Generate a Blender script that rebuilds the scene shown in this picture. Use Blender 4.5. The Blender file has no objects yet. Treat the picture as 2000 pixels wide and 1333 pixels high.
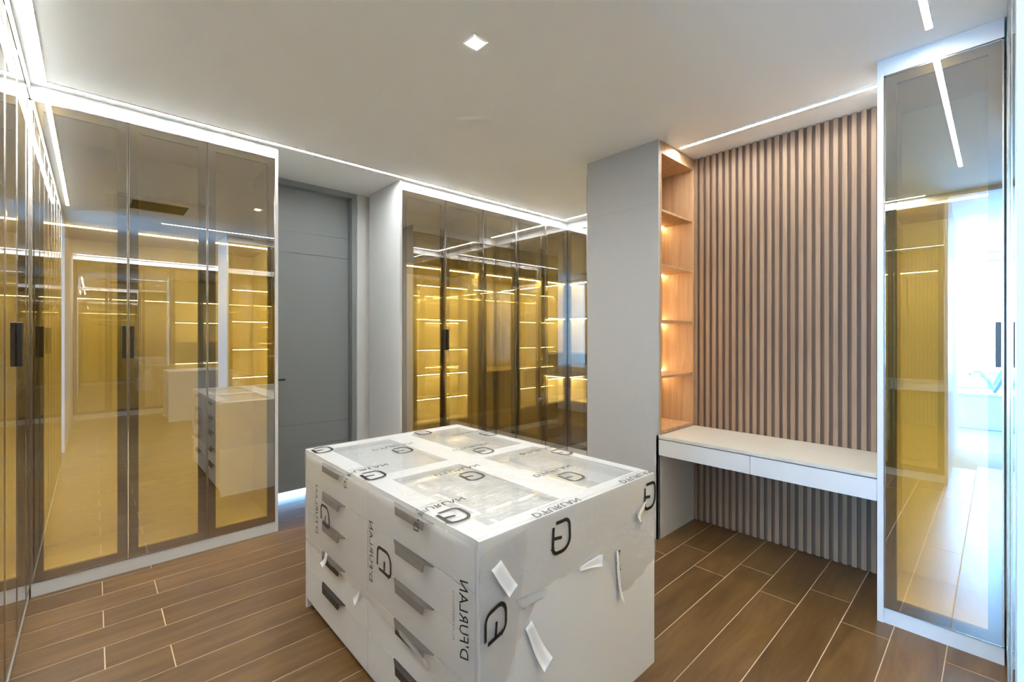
import bpy, bmesh, math, random
from mathutils import Vector, Matrix
random.seed(7)
sc = bpy.context.scene
COL = sc.collection
PI = math.pi

# ------------------------------------------------------------------ camera, sky, exposure
CAM_H = 1.45
cam_d = bpy.data.cameras.new('camera'); cam = bpy.data.objects.new('camera', cam_d); COL.objects.link(cam)
cam.location = (0, 0, CAM_H)
cam.rotation_euler = (PI/2, 0, math.radians(47.163) - PI/2)
cam_d.sensor_width = 36; cam_d.sensor_fit = 'HORIZONTAL'
cam_d.lens = 36 * 882.1 / 2000
cam_d.shift_y = -(666.5 - 655.84) / 2000
cam_d.clip_start = 0.01
sc.camera = cam

w = bpy.data.worlds.new('sky'); sc.world = w; w.use_nodes = True
bg = w.node_tree.nodes['Background']; bg.inputs[0].default_value = (0.27, 0.56, 1.0, 1); bg.inputs[1].default_value = 11.0

sc.view_settings.view_transform = 'Standard'; sc.view_settings.look = 'None'
sc.view_settings.gamma = 1.0; sc.view_settings.use_curve_mapping = False
sc.view_settings.exposure = 2.75
cy = sc.cycles
cy.max_bounces = 10; cy.glossy_bounces = 7; cy.diffuse_bounces = 4; cy.transmission_bounces = 4
cy.transparent_max_bounces = 40; cy.use_denoising = True
cy.sample_clamp_indirect = 6.0; cy.caustics_reflective = True; cy.blur_glossy = 0.6

# daylight portal in the far window (lets the sky in, gives no light of its own)
pl = bpy.data.lights.new('window_portal', 'AREA'); pl.shape = 'RECTANGLE'; pl.size = 1.9; pl.size_y = 3.0
try: pl.cycles.is_portal = True
except Exception: pass
po = bpy.data.objects.new('window_portal', pl); COL.objects.link(po)
po.location = (-5.04, 0.0, 1.75); po.rotation_euler = (0, -PI/2, 0)

LED_COOL = 24.0
LED_WARM = 11.0
SIDE_FILL = 4.0  # strength of the fill bars added inside some wardrobes

# ------------------------------------------------------------------ material helpers
def newmat(name):
    m = bpy.data.materials.new(name); m.use_nodes = True
    nt = m.node_tree; b = nt.nodes['Principled BSDF']
    return m, nt, b
def lk(nt, a, b): nt.links.new(a, b)
def plain(name, col, rough=0.5, metal=0.0, bump=0.0, bscale=60, spec=0.5, var=0.0):
    m, nt, b = newmat(name)
    b.inputs['Base Color'].default_value = (*col, 1); b.inputs['Roughness'].default_value = rough
    b.inputs['Metallic'].default_value = metal; b.inputs['Specular IOR Level'].default_value = spec
    tc = nt.nodes.new('ShaderNodeTexCoord'); n = nt.nodes.new('ShaderNodeTexNoise'); n.inputs['Scale'].default_value = bscale
    lk(nt, tc.outputs['Object'], n.inputs['Vector'])
    if var:
        r = nt.nodes.new('ShaderNodeValToRGB')
        r.color_ramp.elements[0].color = (*[c*(1-var) for c in col], 1); r.color_ramp.elements[1].color = (*[min(1, c*(1+var)) for c in col], 1)
        r.color_ramp.elements[0].position = 0.3; r.color_ramp.elements[1].position = 0.7
        lk(nt, n.outputs['Fac'], r.inputs['Fac']); lk(nt, r.outputs['Color'], b.inputs['Base Color'])
    if bump:
        bp = nt.nodes.new('ShaderNodeBump'); bp.inputs['Strength'].default_value = bump; bp.inputs['Distance'].default_value = 0.002
        lk(nt, n.outputs['Fac'], bp.inputs['Height']); lk(nt, bp.outputs['Normal'], b.inputs['Normal'])
    return m
def wood(name, c1, c2, stretch, scale=6, rough=0.45, objvar=0.0, spec=0.4):
    m, nt, b = newmat(name)
    tc = nt.nodes.new('ShaderNodeTexCoord'); mp = nt.nodes.new('ShaderNodeMapping'); mp.inputs['Scale'].default_value = stretch
    lk(nt, tc.outputs['Object'], mp.inputs['Vector'])
    oi = nt.nodes.new('ShaderNodeObjectInfo')
    off = nt.nodes.new('ShaderNodeVectorMath'); off.operation = 'ADD'
    sc_ = nt.nodes.new('ShaderNodeMath'); sc_.operation = 'MULTIPLY'; sc_.inputs[1].default_value = 37.0
    lk(nt, oi.outputs['Random'], sc_.inputs[0]); lk(nt, mp.outputs[0], off.inputs[0]); lk(nt, sc_.outputs[0], off.inputs[1])
    n = nt.nodes.new('ShaderNodeTexNoise'); n.inputs['Scale'].default_value = scale; n.inputs['Detail'].default_value = 7; n.inputs['Roughness'].default_value = 0.65
    n.inputs['Distortion'].default_value = 0.6
    lk(nt, off.outputs[0], n.inputs['Vector'])
    r = nt.nodes.new('ShaderNodeValToRGB'); r.color_ramp.elements[0].color = (*c1, 1); r.color_ramp.elements[1].color = (*c2, 1)
    r.color_ramp.elements[0].position = 0.28; r.color_ramp.elements[1].position = 0.72
    lk(nt, n.outputs['Fac'], r.inputs['Fac'])
    hs = nt.nodes.new('ShaderNodeHueSaturation')
    mr = nt.nodes.new('ShaderNodeMapRange'); mr.inputs['To Min'].default_value = 1 - objvar; mr.inputs['To Max'].default_value = 1 + objvar
    lk(nt, oi.outputs['Random'], mr.inputs['Value']); lk(nt, mr.outputs[0], hs.inputs['Value'])
    lk(nt, r.outputs['Color'], hs.inputs['Color']); lk(nt, hs.outputs[0], b.inputs['Base Color'])
    b.inputs['Roughness'].default_value = rough; b.inputs['Specular IOR Level'].default_value = spec
    bp = nt.nodes.new('ShaderNodeBump'); bp.inputs['Strength'].default_value = 0.12; bp.inputs['Distance'].default_value = 0.001
    lk(nt, n.outputs['Fac'], bp.inputs['Height']); lk(nt, bp.outputs['Normal'], b.inputs['Normal'])
    return m
def emit(name, col, strength):
    m = bpy.data.materials.new(name); m.use_nodes = True; nt = m.node_tree
    nt.nodes.remove(nt.nodes['Principled BSDF']); e = nt.nodes.new('ShaderNodeEmission')
    e.inputs[0].default_value = (*col, 1); e.inputs[1].default_value = strength
    lk(nt, e.outputs[0], nt.nodes['Material Output'].inputs[0]); return m

def coated_glass(name, tint, refl, base, grazing, rough=0.0):
    m = bpy.data.materials.new(name); m.use_nodes = True; nt = m.node_tree
    nt.nodes.remove(nt.nodes['Principled BSDF'])
    t = nt.nodes.new('ShaderNodeBsdfTransparent'); t.inputs[0].default_value = (*tint, 1)
    g = nt.nodes.new('ShaderNodeBsdfGlossy'); g.inputs[0].default_value = (*refl, 1); g.inputs['Roughness'].default_value = rough
    lw = nt.nodes.new('ShaderNodeLayerWeight'); lw.inputs['Blend'].default_value = 0.35
    mr = nt.nodes.new('ShaderNodeMapRange'); mr.inputs['To Min'].default_value = base; mr.inputs['To Max'].default_value = grazing
    lk(nt, lw.outputs['Facing'], mr.inputs['Value'])
    mx = nt.nodes.new('ShaderNodeMixShader'); lk(nt, mr.outputs[0], mx.inputs[0]); lk(nt, t.outputs[0], mx.inputs[1]); lk(nt, g.outputs[0], mx.inputs[2])
    lk(nt, mx.outputs[0], nt.nodes['Material Output'].inputs[0]); return m

M = {}
M['ceiling'] = plain('ceiling_paint', (0.86, 0.885, 0.875), 0.75, bump=0.05, bscale=180)
M['wall'] = plain('wall_paint', (0.72, 0.70, 0.67), 0.7, bump=0.05, bscale=150)
M['lacquer'] = plain('white_lacquer', (0.63, 0.63, 0.62), 0.42, bump=0.02, bscale=220)
M['linen'] = plain('linen_laminate', (0.45, 0.45, 0.445), 0.55, bump=0.1, bscale=400, var=0.03)
M['island'] = plain('island_lacquer', (0.66, 0.665, 0.66), 0.38, bump=0.02, bscale=200)
M['inside'] = plain('wardrobe_inside_laminate', (0.78, 0.71, 0.50), 0.5, bump=0.05, bscale=300, var=0.04)
M['grout'] = plain('grout', (0.56, 0.44, 0.30), 0.8, bump=0.1, bscale=90)
M['plank'] = wood('wood_look_tile', (0.088, 0.041, 0.012), (0.185, 0.100, 0.032), (1.0, 7.0, 1.0), 2.2, 0.33, 0.16, 0.5)
M['slat'] = wood('slat_wood', (0.235, 0.147, 0.085), (0.36, 0.240, 0.150), (14, 14, 0.5), 2.5, 0.5, 0.05, 0.3)
M['slatback'] = wood('slat_back_wood', (0.13, 0.078, 0.05), (0.19, 0.118, 0.08), (14, 14, 0.5), 2.5, 0.6, 0.0, 0.2)
M['oak'] = wood('oak', (0.42, 0.24, 0.115), (0.60, 0.385, 0.21), (9, 9, 0.6), 2.5, 0.5, 0.04, 0.3)
M['desktop'] = plain('desk_laminate', (0.56, 0.53, 0.46), 0.4, bump=0.03, bscale=200)
M['greydoor'] = plain('grey_door_paint', (0.225, 0.240, 0.245), 0.42, bump=0.03, bscale=160)
M['frame'] = plain('bronze_aluminium', (0.17, 0.145, 0.12), 0.38, metal=0.65, bump=0.02, bscale=300)
M['edge'] = plain('champagne_edge_profile', (0.50, 0.44, 0.37), 0.2, metal=1.0)
M['handle'] = plain('dark_bronze_handle', (0.045, 0.04, 0.035), 0.35, metal=0.7)
M['pull'] = plain('titanium_pull', (0.055, 0.048, 0.042), 0.4, metal=0.5)
M['black'] = plain('black_plastic', (0.012, 0.012, 0.012), 0.45)
M['ink'] = plain('black_ink', (0.010, 0.010, 0.010), 0.35)
M['inkgrey'] = plain('thin_grey_ink', (0.16, 0.16, 0.16), 0.4)
M['plasticwhite'] = plain('white_plastic', (0.75, 0.75, 0.74), 0.4)
M['tray'] = plain('grey_tray_fabric', (0.62, 0.62, 0.62), 0.85, bump=0.2, bscale=500, var=0.05)
M['marble'] = plain('white_marble', (0.8, 0.82, 0.84), 0.2, bscale=5, var=0.06)
M['tile'] = plain('pale_floor_tile', (0.6, 0.62, 0.65), 0.25, bscale=4, var=0.05)
M['hose'] = plain('grey_green_hose', (0.30, 0.42, 0.42), 0.5)
M['cool'] = emit('cool_white_led', (0.94, 0.985, 1.0), LED_COOL)
M['warm'] = emit('warm_white_led', (1.0, 0.88, 0.58), LED_WARM)
M['warmfill'] = emit('warm_white_side_fill', (1.0, 0.88, 0.58), SIDE_FILL)
M['warmshelf'] = emit('warm_white_shelf_led', (1.0, 0.80, 0.48), 6.0)
M['spot'] = emit('downlight_lens', (1.0, 0.97, 0.93), 420.0)
M['glassfront'] = coated_glass('bronze_mirror_glass', (0.80, 0.69, 0.33), (0.90, 0.89, 0.87), 0.44, 0.97)
M['glassback'] = coated_glass('bronze_glass_back', (0.97, 0.95, 0.92), (0.9, 0.9, 0.9), 0.0, 0.05)
M['clear'] = coated_glass('clear_glass', (0.95, 0.96, 0.96), (1, 1, 1), 0.04, 0.35)

# cling film: mostly clear, a milky veil and sharp glints on the wrinkles
def film_mat():
    m = bpy.data.materials.new('clear_plastic_film'); m.use_nodes = True; nt = m.node_tree
    nt.nodes.remove(nt.nodes['Principled BSDF'])
    tc = nt.nodes.new('ShaderNodeTexCoord'); mp = nt.nodes.new('ShaderNodeMapping'); mp.inputs['Scale'].default_value = (1.0, 2.6, 1.4)
    mp.inputs['Rotation'].default_value = (0, 0, 0.5)
    lk(nt, tc.outputs['Object'], mp.inputs['Vector'])
    n = nt.nodes.new('ShaderNodeTexNoise'); n.inputs['Scale'].default_value = 11; n.inputs['Detail'].default_value = 3; n.inputs['Distortion'].default_value = 1.2
    lk(nt, mp.outputs[0], n.inputs['Vector'])
    bp = nt.nodes.new('ShaderNodeBump'); bp.inputs['Strength'].default_value = 0.55; bp.inputs['Distance'].default_value = 0.012
    lk(nt, n.outputs['Fac'], bp.inputs['Height'])
    t = nt.nodes.new('ShaderNodeBsdfTransparent'); t.inputs[0].default_value = (0.98, 0.98, 0.98, 1)
    d = nt.nodes.new('ShaderNodeBsdfDiffuse'); d.inputs[0].default_value = (0.85, 0.85, 0.84, 1)
    g = nt.nodes.new('ShaderNodeBsdfGlossy'); g.inputs['Roughness'].default_value = 0.09
    lk(nt, bp.outputs[0], g.inputs['Normal'])
    m1 = nt.nodes.new('ShaderNodeMixShader'); m1.inputs[0].default_value = 0.22
    lk(nt, t.outputs[0], m1.inputs[1]); lk(nt, d.outputs[0], m1.inputs[2])
    lw = nt.nodes.new('ShaderNodeLayerWeight'); lw.inputs['Blend'].default_value = 0.25
    fr = nt.nodes.new('ShaderNodeMapRange'); fr.inputs['To Min'].default_value = 0.05; fr.inputs['To Max'].default_value = 0.32
    lk(nt, lw.outputs['Facing'], fr.inputs['Value'])
    m2 = nt.nodes.new('ShaderNodeMixShader'); lk(nt, fr.outputs[0], m2.inputs[0]); lk(nt, m1.outputs[0], m2.inputs[1]); lk(nt, g.outputs[0], m2.inputs[2])
    lk(nt, m2.outputs[0], nt.nodes['Material Output'].inputs[0]); return m
M['film'] = film_mat()
def tape_mat():
    m, nt, b = newmat('paper_tape'); b.inputs['Base Color'].default_value = (0.86, 0.86, 0.85, 1); b.inputs['Roughness'].default_value = 0.5
    t = nt.nodes.new('ShaderNodeBsdfTransparent'); mx = nt.nodes.new('ShaderNodeMixShader'); mx.inputs[0].default_value = 0.88
    lk(nt, t.outputs[0], mx.inputs[1]); lk(nt, b.outputs[0], mx.inputs[2]); lk(nt, mx.outputs[0], nt.nodes['Material Output'].inputs[0]); return m
M['tape'] = tape_mat()
def clear_tape_mat():
    m, nt, b = newmat('clear_tape'); b.inputs['Base Color'].default_value = (0.8, 0.8, 0.8, 1); b.inputs['Roughness'].default_value = 0.15
    t = nt.nodes.new('ShaderNodeBsdfTransparent'); mx = nt.nodes.new('ShaderNodeMixShader'); mx.inputs[0].default_value = 0.35
    lk(nt, t.outputs[0], mx.inputs[1]); lk(nt, b.outputs[0], mx.inputs[2]); lk(nt, mx.outputs[0], nt.nodes['Material Output'].inputs[0]); return m
M['cleartape'] = clear_tape_mat()

# ------------------------------------------------------------------ object helpers
def tag(o, label=None, cat=None, group=None, kind=None):
    if label: o['label'] = label
    if cat: o['category'] = cat
    if group: o['group'] = group
    if kind: o['kind'] = kind
    return o
def link(name, me, mat=None, parent=None):
    o = bpy.data.objects.new(name, me); COL.objects.link(o)
    if mat is not None and me is not None and not me.materials: me.materials.append(M[mat] if isinstance(mat, str) else mat)
    if parent: o.parent = parent
    return o
def thing(name, label, cat, loc=(0, 0, 0), rz=0, group=None):
    o = bpy.data.objects.new(name, None); COL.objects.link(o); o.location = loc; o.rotation_euler = (0, 0, rz)
    o.empty_display_size = 0.1
    return tag(o, label, cat, group)
def boxes_mesh(name, L, bevel=0.0):
    bm = bmesh.new()
    for (x0, x1, y0, y1, z0, z1) in L:
        v = [bm.verts.new(p) for p in ((x0,y0,z0),(x1,y0,z0),(x1,y1,z0),(x0,y1,z0),(x0,y0,z1),(x1,y0,z1),(x1,y1,z1),(x0,y1,z1))]
        for f in ((0,3,2,1),(4,5,6,7),(0,1,5,4),(1,2,6,5),(2,3,7,6),(3,0,4,7)): bm.faces.new([v[i] for i in f])
    if bevel: bmesh.ops.bevel(bm, geom=bm.edges[:], offset=bevel, segments=1, affect='EDGES', profile=0.5)
    me = bpy.data.meshes.new(name); bm.to_mesh(me); bm.free(); return me
def box(name, x0, x1, y0, y1, z0, z1, mat, parent=None, bevel=0.0):
    return link(name, boxes_mesh(name, [(x0, x1, y0, y1, z0, z1)], bevel), mat, parent)
def multi(name, L, mat, parent=None, bevel=0.0):
    return link(name, boxes_mesh(name, L, bevel), mat, parent)
def pyd(name, vs, fs, mat, parent=None, smooth=False):
    me = bpy.data.meshes.new(name); me.from_pydata(vs, [], fs); me.update()
    if smooth:
        for p in me.polygons: p.use_smooth = True
    return link(name, me, mat, parent)
def tube(name, pts, r, mat, parent=None, seg=8):
    pts = [Vector(p) for p in pts]; vs = []; fs = []; n = len(pts)
    for i, p in enumerate(pts):
        t = (pts[min(i+1, n-1)] - pts[max(i-1, 0)]).normalized()
        a = Vector((0, 0, 1)) if abs(t.z) < 0.9 else Vector((1, 0, 0))
        u = t.cross(a).normalized(); v = t.cross(u).normalized()
        for k in range(seg):
            an = 2*PI*k/seg; vs.append(p + u*math.cos(an)*r + v*math.sin(an)*r)
    for i in range(n-1):
        for k in range(seg):
            fs.append((i*seg+k, i*seg+(k+1) % seg, (i+1)*seg+(k+1) % seg, (i+1)*seg+k))
    fs.append(tuple(range(seg))); fs.append(tuple(range((n-1)*seg+seg-1, (n-1)*seg-1, -1)))
    return pyd(name, vs, fs, mat, parent, True)
def struct(o): o['kind'] = 'structure'; return o

# ------------------------------------------------------------------ key measures (metres; camera stands over the origin)
H = 2.844           # ceiling
XL = -0.26          # glass of the wardrobe beside the camera
YA = 3.638          # glass of the wardrobes on the back wall
XP = 2.936          # white partition / right wardrobe
XB = 2.930
XC = 4.308          # glass at the end of the alcove
YR = -0.030         # glass of the wardrobe to the right of the camera
GT = 2.755          # top of the glass doors
PLH = 0.075         # plinth

# ------------------------------------------------------------------ structure
fl = struct(multi('floor', [(-2.3, 5.0, -4.25, 5.6, -0.12, -0.0012)], 'grout'))
pk = boxes_mesh('plank', [(0, 1.366, 0, 0.1868, -0.012, 0.0)], 0.0008); pk.materials.append(M['plank'])
row0 = 0.547; W = 0.1905
for r in range(-21, 21):
    y = row0 + r*W
    base = 3.008 if r % 2 == 0 else 2.780
    for k in range(-4, 2):
        x = base + k*1.37
        if x > 4.6 or x + 1.37 < -2.25: continue
        if x < -2.3: continue
        if y > 4.45: continue
        if y < -0.7 and (x + 1.37 < -0.2): continue
        if y < -0.7 and x > 2.85: continue
        o = bpy.data.objects.new('plank', pk); COL.objects.link(o); o.parent = fl
        o.location = (x, y, 0)
struct(box('ceiling', -5.3, 5.0, -4.25, 4.62, H, H+0.12, 'ceiling'))
# outer shell
DX0, DX1, DY = 1.03, 1.905, 4.315       # grey door opening in the back wall
struct(multi('wall_back', [(-0.95, DX0, DY, 4.6, 0, H), (DX1, 5.0, DY, 4.6, 0, H)], 'wall'))
struct(multi('wall_left', [(-1.0, -0.88, 0.36, 4.6, 0, H), (-0.36, -0.26, -4.25, -0.62, 0, H), (-0.36, -0.26, -0.62, 0.335, 2.80, H)], 'wall'))
struct(multi('wall_right', [(4.92, 5.0, 1.9, 4.6, 0, H), (3.53, 3.62, -0.72, 1.95, 0, H), (3.53, 5.0, 1.945, 1.965, 0, H), (2.93, 3.02, -4.25, -0.64, 0, H), (2.93, 3.62, -0.70, -0.64, 0, H)], 'wall'))
struct(box('wall_front', -0.36, 3.0, -4.25, -4.12, 0, H, 'wall'))
struct(multi('wall_corridor', [(-2.30, -1.0, 0.36, 0.46, 0, H), (-2.30, -0.36, -0.72, -0.62, 0, H)], 'wall'))
# bright bathroom at the end of the corridor
struct(box('floor_bathroom', -5.2, -2.3, -1.8, 1.8, -0.12, 0.0, 'tile'))
struct(multi('wall_bathroom', [(-5.2, -2.2, 1.7, 1.8, 0, H), (-5.2, -2.2, -1.8, -1.7, 0, H),
     (-2.3, -2.2, 0.46, 1.8, 0, H), (-2.3, -2.2, -1.8, -0.72, 0, H),
     (-5.2, -5.05, -1.8, -1.5, 0, H), (-5.2, -5.05, 1.5, 1.8, 0, H), (-5.2, -5.05, -1.5, 1.5, 0, 0.8), (-5.2, -5.05, -1.5, 1.5, 2.7, H)], 'marble'))
w1 = struct(multi('window_1', [(-5.16, -5.08, -1.5, 1.5, 0.8, 0.85), (-5.16, -5.08, -1.5, 1.5, 2.65, 2.7)] + [(-5.16, -5.08, y-0.025, y+0.025, 0.85, 2.65) for y in (-1.475, -0.49, 0.49, 1.475)], 'plasticwhite'))
for y0, y1 in ((-1.45, -0.515), (-0.465, 0.465), (0.515, 1.45)): box('pane', -5.125, -5.119, y0, y1, 0.85, 2.65, 'clear', w1)
tub = thing('bathtub', 'white bathtub ledge under the bright bathroom window, seen in the right glass door', 'bathtub', (-4.6, 0, 0))
box('apron', -0.40, 0.42, -1.65, 1.65, 0, 0.52, 'marble', tub, 0.01)
box('rim', -0.42, 0.46, -1.68, 1.68, 0.52, 0.56, 'marble', tub, 0.01)
for k in range(2):
    pts = []
    for i in range(15):
        a = i/14
        pts.append((-4.0 - 0.35*k + 0.25*math.sin(a*5+k), -0.35 + 0.55*a + 0.12*k, 0.60 + 0.5*abs(math.sin(a*PI*1.4 + 0.7*k))*(1 - 0.5*a)))
    tag(tube('flexible_hose', pts, 0.022, 'hose'), ['grey-green flexible hose looping over the bathtub ledge', 'second grey-green hose hanging lower beside the bathtub'][k], 'hose')

# ------------------------------------------------------------------ wardrobes
def glass_mesh(w_, z0, z1):
    vs = [(0,-0.005,z0),(w_,-0.005,z0),(w_,-0.005,z1),(0,-0.005,z1),(0,0,z0),(w_,0,z0),(w_,0,z1),(0,0,z1)]
    fs = [(0,1,2,3),(5,4,7,6),(4,0,3,7),(1,5,6,2),(3,2,6,7),(4,5,1,0)]
    me = bpy.data.meshes.new('glass_pane'); me.from_pydata(vs, [], fs)
    me.materials.append(M['glassfront']); me.materials.append(M['glassback']); me.materials.append(M['edge'])
    for i, p in enumerate(me.polygons): p.material_index = 0 if i == 0 else (1 if i == 1 else 2)
    return me
def wardrobe(label, loc, rz, widths, depth, bays, left_end=0.02, right_end=0.02, name='glass_wardrobe', handles=(), fascia=True, led=True, side_fill=False):
    """local x = width seen from the front (left to right), local y = into the wardrobe, front glass at y = 0"""
    t = thing(name, label, 'wardrobe', (loc[0], loc[1], 0), rz)
    Wd = sum(widths); x0 = -left_end; x1 = Wd + right_end
    if left_end: box('side_panel', x0, 0, -0.006, depth, 0, H-0.001, 'lacquer', t, 0.001)
    if right_end: box('side_panel', Wd, x1, -0.006, depth, 0, H-0.001, 'lacquer', t, 0.001)
    box('plinth', 0, Wd, 0.0, 0.02, 0, PLH, 'lacquer', t)
    if fascia: box('fascia', 0, Wd, -0.006, 0.016, GT+0.004, H-0.001, 'lacquer', t)
    box('back_panel', 0, Wd, depth-0.012, depth, PLH, GT, 'inside', t)
    box('floor_panel', 0, Wd, 0.022, depth-0.012, PLH-0.018, PLH, 'inside', t)
    box('top_panel', 0, Wd, 0.022, depth-0.012, GT-0.01, GT+0.004, 'inside', t)
    x = 0
    edges = [0]
    for wd in widths: edges.append(edges[-1] + wd)
    # bays: list of (first_door, last_door, [shelf heights], [shelf heights with led])
    for (a, b, shelves, lit) in bays:
        xa, xb = edges[a], edges[b+1]
        box('divider', xa, xa+0.009, 0.05, depth-0.012, PLH, GT-0.01, 'inside', t)
        box('divider', xb-0.009, xb, 0.05, depth-0.012, PLH, GT-0.01, 'inside', t)
        if side_fill:
            for xx in (xa+0.0095, xb-0.0175): box('led_or_fill_bar', xx, xx+0.008, 0.052, 0.060, PLH+0.03, 0.85, 'warmfill', t)  # bars added behind the door frames to brighten the lower interior
        for z in shelves:
            s = box('shelf', xa+0.009, xb-0.009, 0.07, depth-0.012, z, z+0.02, 'inside', t)
            if z in lit and led:
                box('led_or_fill_bar', xa+0.02, xb-0.02, 0.075, 0.087, z-0.006, z, 'warm', s)
    for i, wd in enumerate(widths):
        xa, xb = edges[i]+0.0015, edges[i+1]-0.0015
        f = 0.048
        d = multi('door', [(xa, xb, 0, 0.02, PLH+0.004, PLH+0.004+f), (xa, xb, 0, 0.02, GT-f, GT), (xa, xa+f, 0, 0.02, PLH+0.004+f, GT-f), (xb-f, xb, 0, 0.02, PLH+0.004+f, GT-f)], 'frame', t)
        g = link('glass_pane', glass_mesh(xb-xa, PLH+0.004, GT), None, d); g.location = (xa, -0.0005, 0)
        multi('edge_trim', [(xa, xa+0.005, -0.0075, -0.0056, PLH+0.004, GT), (xb-0.005, xb, -0.0075, -0.0056, PLH+0.004, GT), (xa, xb, -0.0075, -0.0056, GT-0.005, GT), (xa, xb, -0.0075, -0.0056, PLH+0.004, PLH+0.008)], 'edge', d)
        if i in dict(handles):
            side = dict(handles)[i]
            hx = xa+0.008 if side == 'l' else xb-0.026
            box('handle', hx, hx+0.018, -0.024, -0.006, 1.31, 1.51, 'handle', d, 0.002)
    return t
S = [2.10]
RZ_E = -PI/2; RZ_W = PI/2; RZ_S = PI
# back wall, left of the grey door
wardrobe('three-door bronze glass wardrobe on the back wall left of the grey door', (-0.253, YA), 0, [0.410, 0.407, 0.420], 0.60,
    [(0, 0, [2.10], [2.10]), (1, 2, [2.10], [2.10])], left_end=0, right_end=0.021, handles=((0, 'r'), (1, 'l')), side_fill=True)
# back wall, right of the grey door, into the alcove
wardrobe('five-door bronze glass wardrobe in the alcove right of the grey door', (2.028, YA), 0, [0.468, 0.465, 0.466, 0.480, 0.391], 0.60,
    [(0, 1, [2.10], [2.10]), (2, 3, [2.10, 1.05], [2.10]), (4, 4, [0.32, 0.62, 0.92, 1.22, 1.66, 2.10], [0.92, 1.66, 2.10])], left_end=0.024, right_end=0, handles=((0, 'r'), (1, 'l')))
# end of alcove
wardrobe('bronze glass wardrobe closing the right end of the alcove behind the white partition', (XC, YA), RZ_E, [0.46, 0.46, 0.43], 0.58,
    [(0, 0, [0.32, 0.62, 0.92, 1.22, 1.66, 2.10], [0.92, 1.66, 2.10]), (1, 2, [2.10], [2.10])], left_end=0, right_end=0)
# back of the partition, facing the alcove
wardrobe('shallow shelf wardrobe on the alcove side of the white partition, seen mirrored', (XC, 2.272), RZ_S, [0.456, 0.456, 0.456], 0.30,
    [(0, 0, [2.10], [2.10]), (1, 2, [0.30, 0.62, 0.94, 1.26, 1.66, 2.10], [0.62, 0.94, 1.26, 1.66, 2.10])], left_end=0, right_end=0.0)
# beside the camera, left
wardrobe('long bronze glass wardrobe running along the left edge of the picture', (XL, 0.362), RZ_W, [0.3822]*8 + [0.218], 0.60,
    [(0, 1, [2.10], [2.10]), (2, 3, [2.10, 1.1], [2.10]), (4, 5, [2.10], [2.10]), (6, 8, [2.10], [2.10])], left_end=0.024, right_end=0,
    handles=((4, 'r'), (5, 'l'), (6, 'r'), (7, 'l')), side_fill=True)
# right, next to the desk
wardrobe('single-door bronze glass wardrobe to the right of the desk', (XB, 0.396), RZ_E, [0.412], 0.56,
    [(0, 0, [2.10], [2.10])], left_end=0.026, right_end=0, name='glass_wardrobe', handles=((0, 'r'),), side_fill=True)
# right of the camera
wardrobe('bronze glass wardrobe at the right edge of the picture, seen almost edge-on', (XB, YR), RZ_S, [0.50, 0.50, 0.55], 0.58,
    [(0, 0, [2.10], [2.10]), (1, 2, [0.45, 0.85, 1.25, 1.65, 2.10], [0.45, 0.85, 1.25, 1.65, 2.10])], left_end=0, right_end=0.022)
# far side of the dressing room, seen only in the mirrored glass
wardrobe('distant bronze glass wardrobe across the dressing room, seen mirrored in the left doors', (2.93, -3.52), RZ_S, [0.455]*7, 0.58,
    [(0, 1, [2.10], [2.10]), (2, 3, [0.5, 0.9, 1.3, 1.7, 2.10], [0.9, 1.7, 2.10]), (4, 6, [2.10], [2.10])], left_end=0, right_end=0)

# ------------------------------------------------------------------ ceiling lights
def led_strip(label, x0, x1, y0, y1):
    t = thing('led_strip', label, 'light strip', ((x0+x1)/2, (y0+y1)/2, H), group='ceiling LED strips')
    hx, hy = (x1-x0)/2, (y1-y0)/2
    e = 0.003
    d = 0.006
    multi('profile', [(-hx-e, hx+e, -hy-e, -hy, -d, 0), (-hx-e, hx+e, hy, hy+e, -d, 0), (-hx-e, -hx, -hy, hy, -d, 0), (hx, hx+e, -hy, hy, -d, 0)], 'plasticwhite', t)
    box('diffuser', -hx, hx, -hy, hy, -0.001, 0, 'cool', t)
hw = 0.0125
led_strip('white ceiling LED strip along the back wall above the grey door', -0.2-hw, 4.15+hw, 3.565-hw, 3.565+hw)
led_strip('white ceiling LED strip along the left wardrobe', -0.2-hw, -0.2+hw, 0.50, 3.545)
led_strip('short white ceiling LED strip in the far alcove corner', 4.15-hw, 4.15+hw, 2.36, 3.545)
led_strip('white ceiling LED strip over the slatted wood wall and desk', 3.195-hw, 3.195+hw, 0.43, 1.612)
led_strip('white ceiling LED strip by the right wardrobe, cut by the top of the picture', 0.62, 2.775, 0.215-hw, 0.215+hw)
led_strip('distant white ceiling LED strip across the dressing room, seen mirrored', -0.2, 2.9, -3.44-hw, -3.44+hw)
dl = thing('downlight', 'small square recessed downlight in the white ceiling', 'downlight', (1.332, 1.692, H))
q = 0.042
multi('trim', [(-q, q, -q, -q+0.006, -0.006, 0), (-q, q, q-0.006, q, -0.006, 0), (-q, -q+0.006, -q+0.006, q-0.006, -0.006, 0), (q-0.006, q, -q+0.006, q-0.006, -0.006, 0)], 'plasticwhite', dl)
box('baffle', -q+0.006, q-0.006, -q+0.006, q-0.006, -0.002, 0, 'plasticwhite', dl)
vs = []; n = 24
for z, r in ((-0.002, 0.024), (-0.0042, 0.022), (-0.0052, 0.012)):
    for k in range(n): vs.append((r*math.cos(2*PI*k/n), r*math.sin(2*PI*k/n), z))
fs = [(i*n+k, i*n+(k+1) % n, (i+1)*n+(k+1) % n, (i+1)*n+k) for i in range(2) for k in range(n)] + [tuple(range(2*n, 3*n))]
pyd('lens', vs, fs, 'spot', dl)
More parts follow.
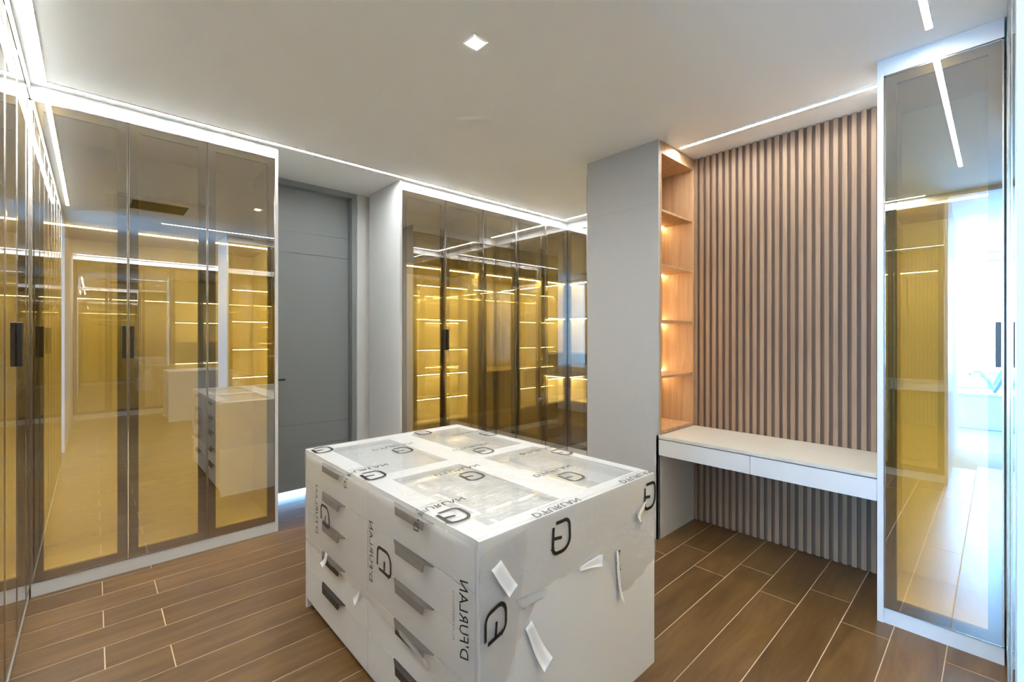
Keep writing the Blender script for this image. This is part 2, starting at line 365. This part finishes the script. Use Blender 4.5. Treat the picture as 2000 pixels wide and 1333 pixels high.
# air conditioner cassette (only seen mirrored)
ac = thing('air_conditioner', 'white ceiling air conditioner cassette with dark grille, seen mirrored in the left wardrobe', 'air conditioner', (0.52, 1.16, H))
multi('panel', [(-0.42, 0.42, -0.30, -0.215, -0.03, 0), (-0.42, 0.42, 0.215, 0.30, -0.03, 0), (-0.42, -0.235, -0.215, 0.215, -0.03, 0), (0.235, 0.42, -0.215, 0.215, -0.03, 0)], 'plasticwhite', ac, 0.003)
box('grille_back', -0.235, 0.235, -0.215, 0.215, -0.006, 0, 'black', ac)
multi('grille', [(-0.235+i*0.0294, -0.235+i*0.0294+0.008, -0.215, 0.215, -0.024, -0.018) for i in range(17)] + [(-0.235, 0.235, -0.215+i*0.0264, -0.215+i*0.0264+0.006, -0.026, -0.02) for i in range(17)], 'pull', ac)
for sx in (-1, 1): box('air_flap', sx*0.34-0.035, sx*0.34+0.035, -0.2, 0.2, -0.036, -0.03, 'plasticwhite', ac, 0.002)

# ------------------------------------------------------------------ grey door in its recess
d1 = struct(multi('door_1', [(DX0, DX0+0.045, DY-0.004, DY+0.15, 0, H-0.001), (DX1-0.045, DX1, DY-0.004, DY+0.15, 0, H-0.001), (DX0+0.045, DX1-0.045, DY-0.004, DY+0.15, H-0.05, H-0.001), (DX0+0.045, DX1-0.045, DY+0.117, DY+0.15, H-0.075, H-0.05), (DX0+0.045, DX0+0.06, DY+0.117, DY+0.15, 0, H-0.05), (DX1-0.06, DX1-0.045, DY+0.117, DY+0.15, 0, H-0.05)], 'greydoor'))
lx0, lx1, ly = DX0+0.048, DX1-0.048, DY+0.075
zz = [0.03, 0.422, 0.627, 2.207, 2.404, H-0.049]
for a, b in zip(zz[:-1], zz[1:]): box('door_panel', lx0, lx1, ly, ly+0.04, a+0.0015, b-0.0015, 'greydoor', d1, 0.0012)
box('door_core', lx0+0.004, lx1-0.004, ly+0.006, ly+0.036, 0.034, H-0.06, 'greydoor', d1)
tube('door_handle', [(1.13, ly, 1.057), (1.13, ly-0.05, 1.057), (1.145, ly-0.058, 1.057), (1.20, ly-0.06, 1.057), (1.255, ly-0.06, 1.056)], 0.009, 'black', d1)
struct(box('trim_1', DX1, DX1+0.085, DY-0.02, DY, 0, H-0.001, 'lacquer'))

# ------------------------------------------------------------------ white partition with oak shelves, slatted wall, desk
wp = struct(box('wall_partition', 2.956, XC+0.6, 1.935, 1.968, 0, H-0.001, 'linen'))
pn = link('panel', boxes_mesh('panel', [(XP, XP+0.018, 1.64, 2.27, 0, 2.394)], 0.0008), 'linen', wp)
link('panel', boxes_mesh('panel', [(XP, XP+0.018, 1.64, 2.27, 2.3965, H-0.001)], 0.0008), 'linen', wp)
box('panel_core', XP+0.003, XP+0.017, 1.645, 2.265, 2.37, 2.42, 'linen', wp)
box('end_panel', XP+0.018, 3.0, 2.225, 2.266, 0, H-0.001, 'linen', wp)

bs = thing('wall_shelf', 'tall narrow oak niche shelf with warm lights above the left end of the desk', 'shelf', (2.956, 1.64, 0))
bw = 0.528; bd = 0.268
box('side_board', 0, 0.022, 0, bd, 0.745, 2.775, 'oak', bs, 0.0006)
box('side_board', bw-0.022, bw, 0, bd, 0.745, 2.775, 'oak', bs, 0.0006)
box('back_board', 0.022, bw-0.022, bd-0.008, bd, 0.745, 2.775, 'oak', bs)
box('header', 0, bw, 0, 0.02, 2.775, H-0.001, 'oak', bs)
box('top_board', 0.022, bw-0.022, 0, bd-0.008, 2.755, 2.775, 'oak', bs, 0.0006)
for i, z in enumerate((0.758, 1.160, 1.563, 1.966, 2.360)):
    s = box('shelf_board', 0.022, bw-0.022, 0.004, bd-0.008, z-0.018 if i else 0.745, z if i else 0.767, 'oak', bs, 0.0006)
    if i:
        box('led_or_fill_bar', 0.03, bw-0.024, bd-0.024, bd-0.009, z-0.025, z-0.018, 'warmshelf', s)
        if i < 3: box('led_or_fill_bar', 0.03, bw-0.024, bd-0.020, bd-0.009, z, z+0.006, 'warmshelf', s)

XS = 3.482
wsl = struct(box('wall_slats', XS+0.020, XS+0.045, 0.42, 1.655, 0, H-0.001, 'slatback'))
sm = boxes_mesh('slat', [(0, 0.0205, 0, 0.0275, 0.002, H-0.002)], 0.0015); sm.materials.append(M['slat'])
for i in range(25):
    y = 1.567 + 0.0483 - i*0.0483
    if y < 0.42: break
    o = bpy.data.objects.new('slat', sm); COL.objects.link(o); o.parent = wsl; o.location = (XS, y, 0)

dk = thing('desk', 'white wall-to-wall desk with two drawers in front of the slatted wood wall', 'desk', (XP, 0, 0))
box('desk_top', -0.004, XS-XP-0.001, 0.424, 1.638, 0.720, 0.742, 'desktop', dk, 0.0015)
box('drawer', 0, 0.50, 1.034, 1.638, 0.603, 0.714, 'lacquer', dk, 0.001)
box('drawer', 0, 0.50, 0.424, 1.031, 0.603, 0.714, 'lacquer', dk, 0.001)
box('side_panel', 0.0, XS-XP-0.001, 1.640, 1.658, 0, 0.742, 'lacquer', dk)

# ------------------------------------------------------------------ island
def island(label, x0, x1, y0, y1, detail=True):
    t = thing('island_dresser', label, 'dresser', (x0, y0, 0))
    wx, wy = x1-x0, y1-y0; hi = 0.842; th = 0.018
    box('end_panel', 0, wx, 0, th, 0, hi-0.0005, 'island', t, 0.0012)
    box('end_panel', 0, wx, wy-th, wy, 0, hi-0.0005, 'island', t, 0.0012)
    box('side_panel', wx-th, wx, th+0.001, wy-th-0.001, 0, hi-0.02, 'island', t)
    box('base', 0.03, wx-th-0.002, th+0.001, wy-th-0.001, 0.0, 0.045, 'island', t)
    if not detail:
        box('top', 0, wx, th, wy-th, hi-0.02, hi, 'island', t, 0.001)
    else:
        # top frame around four glass inserts
        gx = [(0.09, 0.44), (0.588, 0.942)]; gy = [(0.072, 0.702), (0.79, 1.395)]
        xs = [0.0, gx[0][0], gx[0][1], gx[1][0], gx[1][1], wx]; ys = [th+0.0005, gy[0][0], gy[0][1], gy[1][0], gy[1][1], wy-th-0.0005]
        L = []
        for i in (0, 2, 4): L.append((xs[i], xs[i+1], ys[0], ys[5], hi-0.02, hi))
        for i in (1, 3):
            for j in (0, 2, 4): L.append((xs[i], xs[i+1], ys[j], ys[j+1], hi-0.02, hi))
        multi('top_frame', L, 'island', t)
        for i, (a, b) in enumerate(gx):
            for j, (c, d) in enumerate(gy):
                box('glass_insert', a, b, c, d, hi-0.008, hi-0.001, 'clear', t)
                tr = multi('tray', [(a-0.004, b+0.004, c-0.004, d+0.004, hi-0.055, hi-0.05), (a-0.008, a-0.004, c, d, hi-0.05, hi-0.021), (b+0.004, b+0.008, c, d, hi-0.05, hi-0.021),
                                    (a, b, c-0.008, c-0.004, hi-0.05, hi-0.021), (a, b, d+0.004, d+0.008, hi-0.05, hi-0.021)], 'tray', t)
                if i == 0 and j == 0:
                    for k in range(16): box('ring_divider', b-0.07, b-0.01, c+0.03+k*0.036, c+0.03+k*0.036+0.012, hi-0.05, hi-0.025, 'tray', tr)
                else:
                    box('tray_divider', (a+b)/2-0.004, (a+b)/2+0.004, c, d, hi-0.05, hi-0.027, 'tray', tr)
    zt = [0.052, 0.2305, 0.3835, 0.5345, 0.6785, hi-0.021]
    ym = wy/2 - 0.005
    for (ya, yb, hc) in ((th+0.003, ym-0.0015, None), (ym+0.0015, wy-th-0.003, None)):
        for a, b in zip(zt[:-1], zt[1:]):
            dr = box('drawer', -0.0005, 0.45, ya, yb, a+0.0015, b-0.0015, 'island', t, 0.001)
            yc = (ya+yb)/2 + (0.0 if ya > 0.5 else 0.0)
            if not detail: continue
            l = 0.135
            # bent metal tab over the drawer's top edge: wide along the edge, narrower lip
            y_a, y_b = yc-l, yc+l; zt_ = b-0.001
            vs = [(0.001, y_a, zt_+0.0012), (0.001, y_b, zt_+0.0012), (-0.004, y_a, zt_+0.0012), (-0.004, y_b, zt_+0.0012),
                  (-0.018, y_a+0.035, zt_-0.001), (-0.018, y_b-0.035, zt_-0.001), (-0.020, y_a+0.042, zt_-0.030), (-0.020, y_b-0.042, zt_-0.030),
                  (-0.016, y_a+0.042, zt_-0.030), (-0.016, y_b-0.042, zt_-0.030), (-0.015, y_a+0.035, zt_-0.004), (-0.015, y_b-0.035, zt_-0.004), (-0.001, y_a, zt_-0.003), (-0.001, y_b, zt_-0.003)]
            fs = [(0, 2, 3, 1), (2, 4, 5, 3), (4, 6, 7, 5), (6, 8, 9, 7), (8, 10, 11, 9), (10, 12, 13, 11), (2, 12, 10, 4), (4, 10, 8, 6), (3, 5, 11, 13), (5, 7, 9, 11), (0, 1, 13, 12), (0, 12, 2), (1, 3, 13)]
            pyd('handle', vs, fs, 'pull', dr)
    return t
IX0, IX1, IY0, IY1, HI = 0.834, 1.826, 1.040, 2.524, 0.842
island('white dressing-room island with two columns of drawers and glass-top trays', IX0, IX1, IY0, IY1)
island('second white island farther off, seen only mirrored in the left wardrobe', 0.92, 1.75, -2.95, -2.15, False)

# --- plastic film draped over the island: pattern space (p along X, q along Y) folded over the edges
def rnd(a, b): return math.sin(a*37.1+b*17.3)*0.5 + math.sin(a*11.7-b*29.1+1.3)*0.3 + math.sin(a*71.0+b*53.0)*0.2
def ss(x): x = max(0, min(1, x)); return x*x*(3-2*x)
def fold(p, q, lift=0.0):
    o = 0.0022 + lift
    if p < IX0 and q < IY0: q = IY0
    if p < IX0:
        z = HI + 0.002 - (IX0 - p)
        off = o + 0.0018*(1+rnd(q, z)) + 0.021*ss((HI-z)/0.022)*ss((q-IY0)/0.09)*ss((IY1-q)/0.09)
        return Vector((IX0-off, q, z))
    if q < IY0:
        z = HI + 0.002 - (IY0 - q); return Vector((p, IY0-o-0.0018*(1+rnd(p, z)), z))
    if p > IX1: z = HI + 0.002 - (p - IX1); return Vector((IX1+o+0.001*(1+rnd(q, z)), q, z))
    if q > IY1: z = HI + 0.002 - (q - IY1); return Vector((p, IY1+o+0.001*(1+rnd(p, z)), z))
    e = min(p-IX0, IX1-p, q-IY0, IY1-q)
    return Vector((p, q, HI + o + 0.0016*(1+rnd(p, q))*ss(e/0.03)))
def lerp_tab(T, x):
    for (a, u), (b, v) in zip(T[:-1], T[1:]):
        if x <= b: return u + (v-u)*max(0, (x-a))/(b-a)
    return T[-1][1]
FRONT_HEM = [(IX0, 0.33), (0.92, 0.36), (1.02, 0.52), (1.10, 0.60), (1.42, 0.61), (1.48, 0.56), (1.53, 0.43), (1.60, 0.40), (1.72, 0.43), (IX1, 0.47)]
LEFT_HEM = [(IY0, 0.335), (1.25, 0.352), (1.55, 0.375), (1.9, 0.382), (IY1, 0.384)]
film = thing('plastic_film', 'clear crinkled plastic film with black printing wrapped over the white island', 'plastic film', (0, 0, 0))
vs = []; fs = []
def grid(fn, nu, nv):
    b = len(vs)
    for i in range(nu+1):
        for j in range(nv+1): vs.append(fn(i/nu, j/nv))
    for i in range(nu):
        for j in range(nv):
            a = b + i*(nv+1) + j; fs.append((a, a+nv+1, a+nv+2, a+1))
grid(lambda u, v: fold(IX0+(IX1-IX0)*u, IY0+(IY1-IY0)*v), 50, 74)
def leftf(u, v):
    q = IY0+(IY1-IY0)*v; z = HI - (HI - lerp_tab(LEFT_HEM, q) - 0.006*rnd(q*2, 0.3))*u
    return fold(IX0 - 0.00001 - (HI-z), q)
grid(leftf, 60, 110)
def frontf(u, v):
    p = IX0+(IX1-IX0)*v; z = HI - (HI - lerp_tab(FRONT_HEM, p) - 0.008*rnd(p*2, 0.9))*u
    return fold(p, IY0 - 0.00001 - (HI-z))
grid(frontf, 24, 50)
grid(lambda u, v: fold(IX1+0.00001+0.40*u, IY0+(IY1-IY0)*v), 8, 30)
grid(lambda u, v: fold(IX0+(IX1-IX0)*v, IY1+0.00001+0.42*u), 8, 30)
fo = pyd('film_sheet', vs, fs, 'film', film, True)
# flap taped round the front left corner
vs = []; fs = []
grid(lambda u, v: Vector((IX0-0.003 + 0.2*u*(1-0.35*v), IY0-0.0065-0.002*(1+rnd(u*1.3, v)), 0.80 - 0.44*v + 0.03*u)), 12, 20)
pyd('film_flap', vs, fs, 'film', film, True)

# printing
def stroke(pts, wd):
    pts = [Vector((x, y, 0)) for x, y in pts]; n = len(pts); L = []; R = []
    for i in range(n):
        a = (pts[i]-pts[i-1]).normalized() if i else (pts[1]-pts[0]).normalized()
        b = (pts[i+1]-pts[i]).normalized() if i < n-1 else a
        t = (a+b).normalized(); k = 1/max(0.5, t.dot(a)); nrm = Vector((-t.y, t.x, 0))
        L.append(pts[i]+nrm*wd*k/2); R.append(pts[i]-nrm*wd*k/2)
    return L, R
def icon_bm():
    bm = bmesh.new()
    def arc(cx, cy_, r, a0, a1, k=7): return [(cx+r*math.cos(math.radians(a0+(a1-a0)*i/k)), cy_+r*math.sin(math.radians(a0+(a1-a0)*i/k))) for i in range(k+1)]
    Wd, Hh = 0.088, 0.104
    # upright: stem on the left, bowl on the right, short middle bar, a gap at the foot of the stem
    outer = [(0.004, 0.012), (0.0, Hh-0.022)] + arc(0.022, Hh-0.022, 0.022, 180, 90) + arc(Wd-0.042, Hh-0.042, 0.042, 90, 0) + arc(Wd-0.024, 0.024, 0.024, 0, -90) + [(0.016, 0.0)]
    bar = [(0.0, 0.050), (0.046, 0.056)]
    for P, wd in ((outer, 0.0125), (bar, 0.0115)):
        L, R = stroke(P, wd)
        vl = [bm.verts.new(v) for v in L]; vr = [bm.verts.new(v) for v in R]
        for i in range(len(vl)-1): bm.faces.new((vl[i], vl[i+1], vr[i+1], vr[i]))
    bmesh.ops.translate(bm, verts=bm.verts[:], vec=(-Wd/2, -Hh/2, 0)); return bm
def text_bm(s, width, height):
    cu = bpy.data.curves.new('t', 'FONT'); cu.body = s; cu.size = 1; cu.resolution_u = 2; cu.fill_mode = 'FRONT'
    if s == "D'FURLAN": cu.space_character = 1.05
    o = bpy.data.objects.new('t', cu); COL.objects.link(o)
    dg = bpy.context.evaluated_depsgraph_get(); me = bpy.data.meshes.new_from_object(o.evaluated_get(dg))
    bm = bmesh.new(); bm.from_mesh(me); bpy.data.objects.remove(o); bpy.data.curves.remove(cu); bpy.data.meshes.remove(me)
    xs = [v.co.x for v in bm.verts]; ys = [v.co.y for v in bm.verts]
    for v in bm.verts: v.co = Vector(((v.co.x-(min(xs)+max(xs))/2)*width/(max(xs)-min(xs)), (v.co.y-(min(ys)+max(ys))/2)*height/(max(ys)-min(ys)), 0))
    bmesh.ops.triangulate(bm, faces=bm.faces[:]); return bm
ICON = icon_bm(); WORD = text_bm("D'FURLAN", 0.236, 0.031); SUB = text_bm('PLANEJADOS', 0.150, 0.0105); LAN = text_bm('LAN', 0.118, 0.031)
def print_on(name, src, mat, fn, cuts=()):
    bm = src.copy()
    for (co, no) in cuts: bmesh.ops.bisect_plane(bm, geom=bm.verts[:]+bm.edges[:]+bm.faces[:], plane_co=co, plane_no=no)
    bmesh.ops.subdivide_edges(bm, edges=[e for e in bm.edges if e.calc_length() > 0.03], cuts=2)
    keep = False
    for v in bm.verts: v.co = fn(v.co)
    me = bpy.data.meshes.new(name); bm.to_mesh(me); bm.free(); return link(name, me, mat, film)
def on_film(name, src, mat, cp, cq):
    # glyph x -> +p, glyph y -> -q (the film lies printed side in, so the writing reads mirrored)
    print_on(name, src, mat, lambda c: fold(cp+c.x, cq-c.y, 0.0012), ((Vector((IX0-cp, 0, 0)), Vector((1, 0, 0))), (Vector((0, cq-IY0, 0)), Vector((0, 1, 0)))))
PX0, PY0, DPX, DPY = 0.888, 2.430, 0.3065, 0.2965
for i in range(-1, 4):
    for j in range(-1, 6):
        if (i + j) % 2: continue
        cp, cq = PX0 + i*DPX, PY0 - j*DPY
        if cp - 0.045 > IX1: continue
        if i == -1 and cq < IY0 + 0.05: continue
        if i == -1: cq += 0.045
        if cq + 0.06 < IY1: on_film('printed_logo', ICON, 'ink', min(cp, IX1-0.046), cq)
        if cq + 0.130 < IY1 and cp + 0.118 < IX1 + 0.12:
            off = min(0, IX1 - 0.002 - (cp+0.118))
            on_film('printed_name', WORD, 'ink', cp + 0.003 + off, cq + 0.108)
            on_film('printed_caption', SUB, 'inkgrey', cp + 0.003 + off, cq + 0.140)
# last name on the drawer side next to the front edge
on_film('printed_name', WORD, 'ink', 0.585, 1.092); on_film('printed_caption', SUB, 'inkgrey', 0.585, 1.135)
# on the flap folded round to the front, and on the crumpled film at the right
print_on('printed_logo', ICON, 'ink', lambda c: Vector((0.888 + c.y*0.78, IY0-0.0115, 0.585 + c.x*1.05 + c.y*0.25)))
print_on('printed_name', LAN, 'ink', lambda c: fold(1.541 - c.y*0.6 + 0.01*math.sin(c.x*60), IY0 - (HI - (0.527 - c.x)), 0.0015))

# ------------------------------------------------------------------ tape strips
def tape(label, C, plane, mat='tape', curl=0.006, base=0.009):
    """C: four (u, z) corners on the front face (plane 'f', u = X) or drawer face (plane 'l', u = Y)"""
    N = 6; Mv = 3; V = []
    (a, b, c, d) = [Vector(p) for p in C]      # a-b one short end, d-c the other
    for s in (0, 1):
        for i in range(N+1):
            for j in range(Mv+1):
                u, v = i/N, j/Mv
                p = (a*(1-v)+b*v)*(1-u) + (d*(1-v)+c*v)*u
                off = base + curl*max(0, u-0.55)**2*5 + 0.0006*math.sin(9*u+5*v) - (0.0005 if s else 0)
                V.append((p.x, IY0-off, p.y) if plane == 'f' else (IX0-off, p.x, p.y))
    k = (N+1)*(Mv+1); F = []
    for i in range(N):
        for j in range(Mv):
            q0 = i*(Mv+1)+j; F.append((q0, q0+Mv+1, q0+Mv+2, q0+1)); F.append((k+q0, k+q0+1, k+q0+Mv+2, k+q0+Mv+1))
    for i in range(N):
        for jj in (0, Mv):
            q0 = i*(Mv+1)+jj; F.append((q0, q0+Mv+1, k+q0+Mv+1, k+q0))
    for j in range(Mv):
        for ii in (0, N):
            q0 = ii*(Mv+1)+j; F.append((q0, q0+1, k+q0+1, k+q0))
    o = pyd('tape_strip', V, F, mat, None, True); tag(o, label, 'tape', 'tape strips on the island film'); return o
tape('white tape strip slanting at the upper left of the island front', [(0.87, 0.75), (0.908, 0.768), (0.972, 0.67), (0.937, 0.645)], 'f', base=0.012)
tape('translucent tape strip lying crosswise in the middle left of the island front', [(0.972, 0.622), (0.998, 0.577), (1.104, 0.578), (1.108, 0.607)], 'f', mat='cleartape', base=0.012)
tape('long loose white tape strip hanging lowest on the island front', [(1.017, 0.509), (1.044, 0.525), (1.123, 0.376), (1.083, 0.347)], 'f', curl=0.02, base=0.008)
tape('short crumpled tape strip at the centre right of the island front', [(1.29, 0.598), (1.29, 0.612), (1.417, 0.621), (1.415, 0.575)], 'f', curl=0.01)
tape('white tape strip high on the right side of the island front', [(1.722, 0.735), (1.75, 0.742), (1.690, 0.655), (1.653, 0.700)], 'f', curl=0.012)
tape('narrow torn tape strip beside the printed letters on the island front', [(1.519, 0.598), (1.535, 0.590), (1.563, 0.372), (1.536, 0.408)], 'f', curl=0.012)
tape('curled white tape strip hanging over a handle of the far drawer column', [(2.17, 0.425), (2.145, 0.418), (2.165, 0.358), (2.195, 0.368)], 'l', curl=0.015, base=0.028)
tape('small torn tape strip between the two drawer columns', [(1.835, 0.392), (1.825, 0.386), (1.855, 0.305), (1.875, 0.330)], 'l', curl=0.014)
tape('shiny crinkled clear tape strip over a handle of the near drawer column', [(1.47, 0.392), (1.465, 0.372), (1.27, 0.352), (1.275, 0.372)], 'l', mat='cleartape', base=0.027, curl=0.004)
tape('white tape strip at the lower front corner of the drawer side', [(1.175, 0.325), (1.165, 0.30), (1.09, 0.295), (1.10, 0.325)], 'l', curl=0.01)
